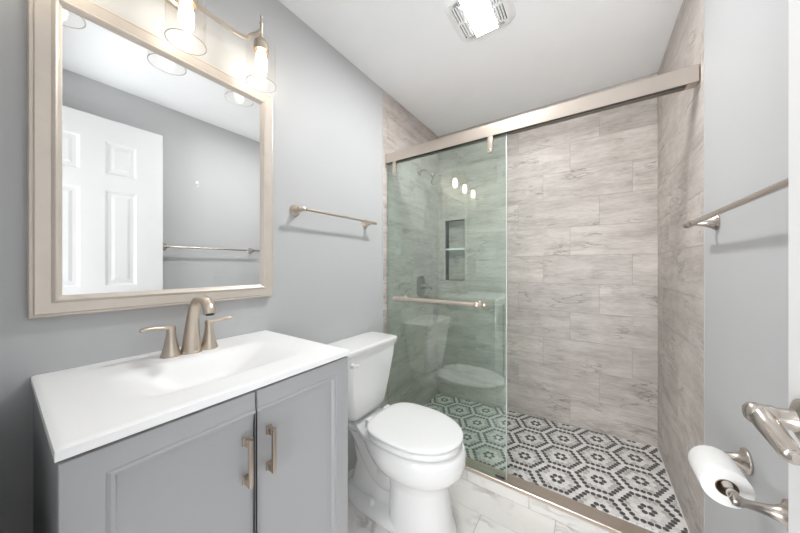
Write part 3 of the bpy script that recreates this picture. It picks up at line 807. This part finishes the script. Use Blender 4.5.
# ------------------------------------------------------------------ shower head and valve
def make_shower_head():
    y, z = 1.985, H + 0.785
    t = thing('overhead_shower', 'round nickel shower head on a short arm high on the left shower wall', 'shower head', (XL, y, z))
    bm = B(); lathe(bm, [(.0, 0), (.031, .001), (.030, .006), (.020, .014), (.011, .018)], (XL + 0.003, y, z), axis=(1, 0, 0), cap0=False); obj('flange', bm, M['nickel_cool'], t)
    bm = B(); pts = catmull([(XL + .004, y, z), (XL + .05, y, z + .006), (XL + .095, y, z - .012), (XL + .125, y, z - .045)], 6); tube(bm, pts, .0095, 14); obj('arm', bm, M['nickel_cool'], t, ang=60)
    ax = Vector((0.62, 0, -0.78)); o = Vector((XL + .122, y, z - .042))
    bm = B(); lathe(bm, [(.013, -.004), (.0155, .004), (.0155, .014), (.012, .02), (.018, .030), (.036, .048), (.048, .058), (.051, .064), (.050, .070), (.046, .072)], o, axis=ax); h = obj('spray_head', bm, M['nickel_cool'], t, ang=45)
    bm = B(); lathe(bm, [(.043, .0715), (.043, .0745), (.040, .0755)], o, axis=ax); obj('spray_face', bm, M['glass_rim'], h)
make_shower_head()
def make_valve():
    y, z = 2.015, H - 0.165
    t = thing('shower_valve', 'nickel shower valve with a lever handle low on the left shower wall', 'shower valve', (XL, y, z))
    bm = B()
    loft(bm, [[(XL + .003 + x, y + a, z + b) for a, b in rrect(0, 0, .135 - k, .165 - k, .045 - k / 3, 8)] for x, k in ((0, 0), (.006, 0), (.010, .012), (.012, .03))]); obj('plate', bm, M['nickel_dark'], t, ang=40)
    bm = B(); lathe(bm, [(.030, 0), (.027, .012), (.022, .03), (.021, .05), (.017, .058), (0, .060)], (XL + .012, y, z), axis=(1, 0, 0), cap1=False)
    h = obj('handle', bm, M['nickel_dark'], t, ang=45)
    bm = B(); pts = catmull([(XL + .055, y, z), (XL + .060, y + .03, z - .004), (XL + .062, y + .07, z - .012), (XL + .058, y + .09, z - .026)], 5); tube(bm, pts, lerp_list([(.009, .009), (.0075, .0085), (.007, .009), (.0055, .007)], len(pts)), 14); obj('lever', bm, M['nickel_dark'], h, ang=60)
make_valve()

# ------------------------------------------------------------------ fan with light
def make_fan():
    cx, cy, z = -0.430, 1.293, CEIL
    t = thing('ceiling_fan_light', 'square white exhaust fan with slotted grille and lit panel on the ceiling', 'exhaust fan', (cx, cy, z))
    w, h = 0.276, 0.300
    bm = B()
    # grille rim and slotted sides around the light panel
    def r(k, zz): return [(a, b, zz) for a, b in rrect(cx, cy, w - k, h - k, .055, 8)]
    loft(bm, [r(0, z), r(0, z - .006), r(.008, z - .012), r(.040, z - .022), r(.058, z - .024)], True, False)
    ph = (h - .058) / 2; pw = (w - .058) / 2
    obj('rim', bm, M['plastic'], t, ang=50)
    bm = B(); loft(bm, [r(.056, z - .0235), r(.056, z - .008)], False, True); obj('grille_void', bm, M['slot'], t)
    lw = 0.054
    for s in (-1, 1):
        bm = B(); n = 5
        for k in range(n):
            xa = cx + s * (lw + 0.0005 + (pw - lw - .006) * k / 4.0)
            xb_ = xa + s * (0.0065)
            yy = ph - 0.004 - (0.016 if k >= 3 else 0)
            box(bm, (xa, cy - yy, z - .0238), (xb_, cy + yy, z - .012))
        xo = cx + s * pw
        box(bm, (cx + s * lw, cy - .005, z - .0236), (xo, cy + .005, z - .013))
        for yy in (-1, 1): box(bm, (cx + s * lw, cy + yy * (ph - .022), z - .0238), (xo, cy + yy * (ph - .0), z - .012))
        obj('louvre', bm, M['plastic'], t, ang=30)
    bm = B()
    pts = lambda k, zz: [(a, b, zz) for a, b in rrect(cx, cy, 2 * lw - k, 2 * (ph - .004) - k, .012, 5)]
    loft(bm, [pts(0, z - .012), pts(0, z - .0235), pts(.006, z - .0245), pts(.03, z - .0255)])
    obj('light_panel', bm, M['lens'], t, ang=50)
make_fan()

# ------------------------------------------------------------------ toilet paper
def make_holder():
    z = H - 0.524; xa = XR - 0.080; y1, y2 = 0.938, 1.142
    t = thing('toilet_paper_holder', 'brushed nickel two-post paper holder on the right wall', 'paper holder', (XR, (y1 + y2) / 2, z))
    for y in (y1, y2):
        bm = B()
        lathe(bm, [(0, 0), (.032, .0005), (.033, .004), (.031, .008), (.022, .012), (.0150, .024), (.0115, .036), (.0098, .049), (.0090, .060), (.0090, .068), (.0115, .073), (.0130, .080), (.0115, .087), (.0, .0915)], (XR, y, z), axis=(-1, 0, 0), cap0=False, cap1=False)
        obj('post', bm, M['nickel_cool'], t, ang=45)
    bm = B()
    ln = y2 - y1
    lathe(bm, [(.007, .0), (.0105, .012), (.0105, .024), (.0085, .028), (.0085, .040), (.0115, .048), (.0115, ln - .048), (.0085, ln - .04), (.0085, ln - .028), (.0105, ln - .028), (.0105, ln - .012), (.007, ln)], (xa, y1, z), axis=(0, 1, 0)); obj('roller', bm, M['nickel_cool'], t, ang=45)
    ya, yb = 0.990, 1.096; R, ri = 0.0450, 0.0200
    zr = z - (ri - 0.0120) + 0.001
    bm = B()
    lathe(bm, [(ri, 0), (R - .003, .0), (R - .0008, .0008), (R, .003), (R, yb - ya - .003), (R - .0008, yb - ya - .0008), (R - .003, yb - ya), (ri, yb - ya), (ri, 0)], (xa, ya, zr), axis=(0, 1, 0), seg=56, cap0=False, cap1=False)
    p = obj('toilet_paper_roll', bm, M['paper'], ang=50)
    tag(p, 'white toilet paper roll on the nickel holder by the right wall', 'toilet paper')
    bm = B()
    lathe(bm, [(ri - .0002, -.0005), (ri - .0002, yb - ya + .0005), (ri - .0018, yb - ya + .0005), (ri - .0018, -.0005), (ri - .0002, -.0005)], (xa, ya, zr), axis=(0, 1, 0), seg=40, cap0=False, cap1=False); obj('cardboard_core', bm, M['core'], p)
make_holder()

# ------------------------------------------------------------------ door standing open along the right wall
def make_room_door():
    xf, xk = 0.2505, 0.2855; y0, y1, z0, z1 = -0.002, 0.686, 0.012, H + 0.950
    bm = B()
    pan = []
    st = 0.14; mid = 0.105; pw = (y1 - y0 - 2 * st - mid) / 2
    cols = [(y0 + st, y0 + st + pw), (y1 - st - pw, y1 - st)]
    rows = [(H + .595, H + .808), (H - .125, H + .492), (z0 + .24, H - .30)]
    for (a, b) in cols:
        for (c, d_) in rows: pan.append((a, c, b, d_))
    # front face with holes, back face, edges
    for fx in (xf, xk):
        for (a, b, c, d_) in split_holes([(y0, z0, y1, z1)], pan): quad(bm, [(fx, a, b), (fx, c, b), (fx, c, d_), (fx, a, d_)])
        s = 1 if fx == xf else -1
        for (a, b, c, d_) in pan:
            rr = lambda k, x: [(x, a + k, b + k), (x, c - k, b + k), (x, c - k, d_ - k), (x, a + k, d_ - k)]
            loft(bm, [rr(0, fx), rr(.006, fx + s * .003), (rr(.014, fx + s * .009)), rr(.030, fx + s * .009), rr(.046, fx + s * .004), rr(.050, fx + s * .004)], False, True)
    quad(bm, [(xf, y0, z0), (xk, y0, z0), (xk, y0, z1), (xf, y0, z1)]); quad(bm, [(xf, y1, z0), (xk, y1, z0), (xk, y1, z1), (xf, y1, z1)])
    quad(bm, [(xf, y0, z0), (xf, y1, z0), (xk, y1, z0), (xk, y0, z0)]); quad(bm, [(xf, y0, z1), (xf, y1, z1), (xk, y1, z1), (xk, y0, z1)])
    bmesh.ops.remove_doubles(bm, verts=bm.verts, dist=1e-5)
    d = struct('door_1', bm, M['white_paint'], smooth=False)
    yl, zl = 0.630, H - 0.215
    bm = B()
    lathe(bm, [(0, 0), (.031, .0005), (.032, .004), (.030, .009), (.022, .013), (.0150, .016), (.0135, .022), (.0130, .032), (.0145, .034), (.0145, .038), (.0140, .040), (.0150, .050), (.0140, .057), (.009, .061), (0, .0615)], (xf, yl, zl), axis=(-1, 0, 0), cap0=False, cap1=False)
    pts = catmull([(xf - .047, yl + .012, zl + .000), (xf - .047, yl - .002, zl - .001), (xf - .045, yl - .022, zl - .008), (xf - .041, yl - .040, zl - .018), (xf - .037, yl - .054, zl - .027), (xf - .035, yl - .062, zl - .027)], 5)
    tube(bm, pts, lerp_list([(.0125, .011), (.0145, .013), (.0135, .013), (.0115, .012), (.0105, .011), (.006, .006)], len(pts)), 18, up=(0, 0, 1))
    obj('door_handle', bm, M['nickel_cool'], d, ang=50)
    bm = B(); lathe(bm, [(0, 0), (.031, .0005), (.032, .004), (.030, .009), (.022, .014), (.0125, .018), (.012, .034), (.020, .04), (.0, .042)], (xk, yl, zl), axis=(1, 0, 0), cap0=False, cap1=False); obj('back_rose', bm, M['nickel_cool'], d)
    bm = B(); box(bm, (xf + .005, y1 - .001, zl - .03), (xk - .005, y1 + .001, zl + .03)); obj('latch_plate', bm, M['nickel_cool'], d)
    for zz in (0.25, 1.1, 1.9):
        bm = B(); lathe(bm, [(.006, 0), (.006, .09)], (xf - .004, y0 + .008, zz), seg=12); obj('hinge', bm, M['nickel_cool'], d)
make_room_door()

# small clear hook on the right wall, seen only in the mirror
bm = B()
box(bm, (XR - .003, .925, H + .655), (XR, .945, H + .70), bev=.001)
tube(bm, catmull([(XR - .002, .935, H + .675), (XR - .014, .935, H + .668), (XR - .016, .935, H + .68)], 4), .003, 10)
tag(obj('wall_hook', bm, M['plastic']), 'tiny pale hook high on the right wall, seen in the mirror', 'hook')
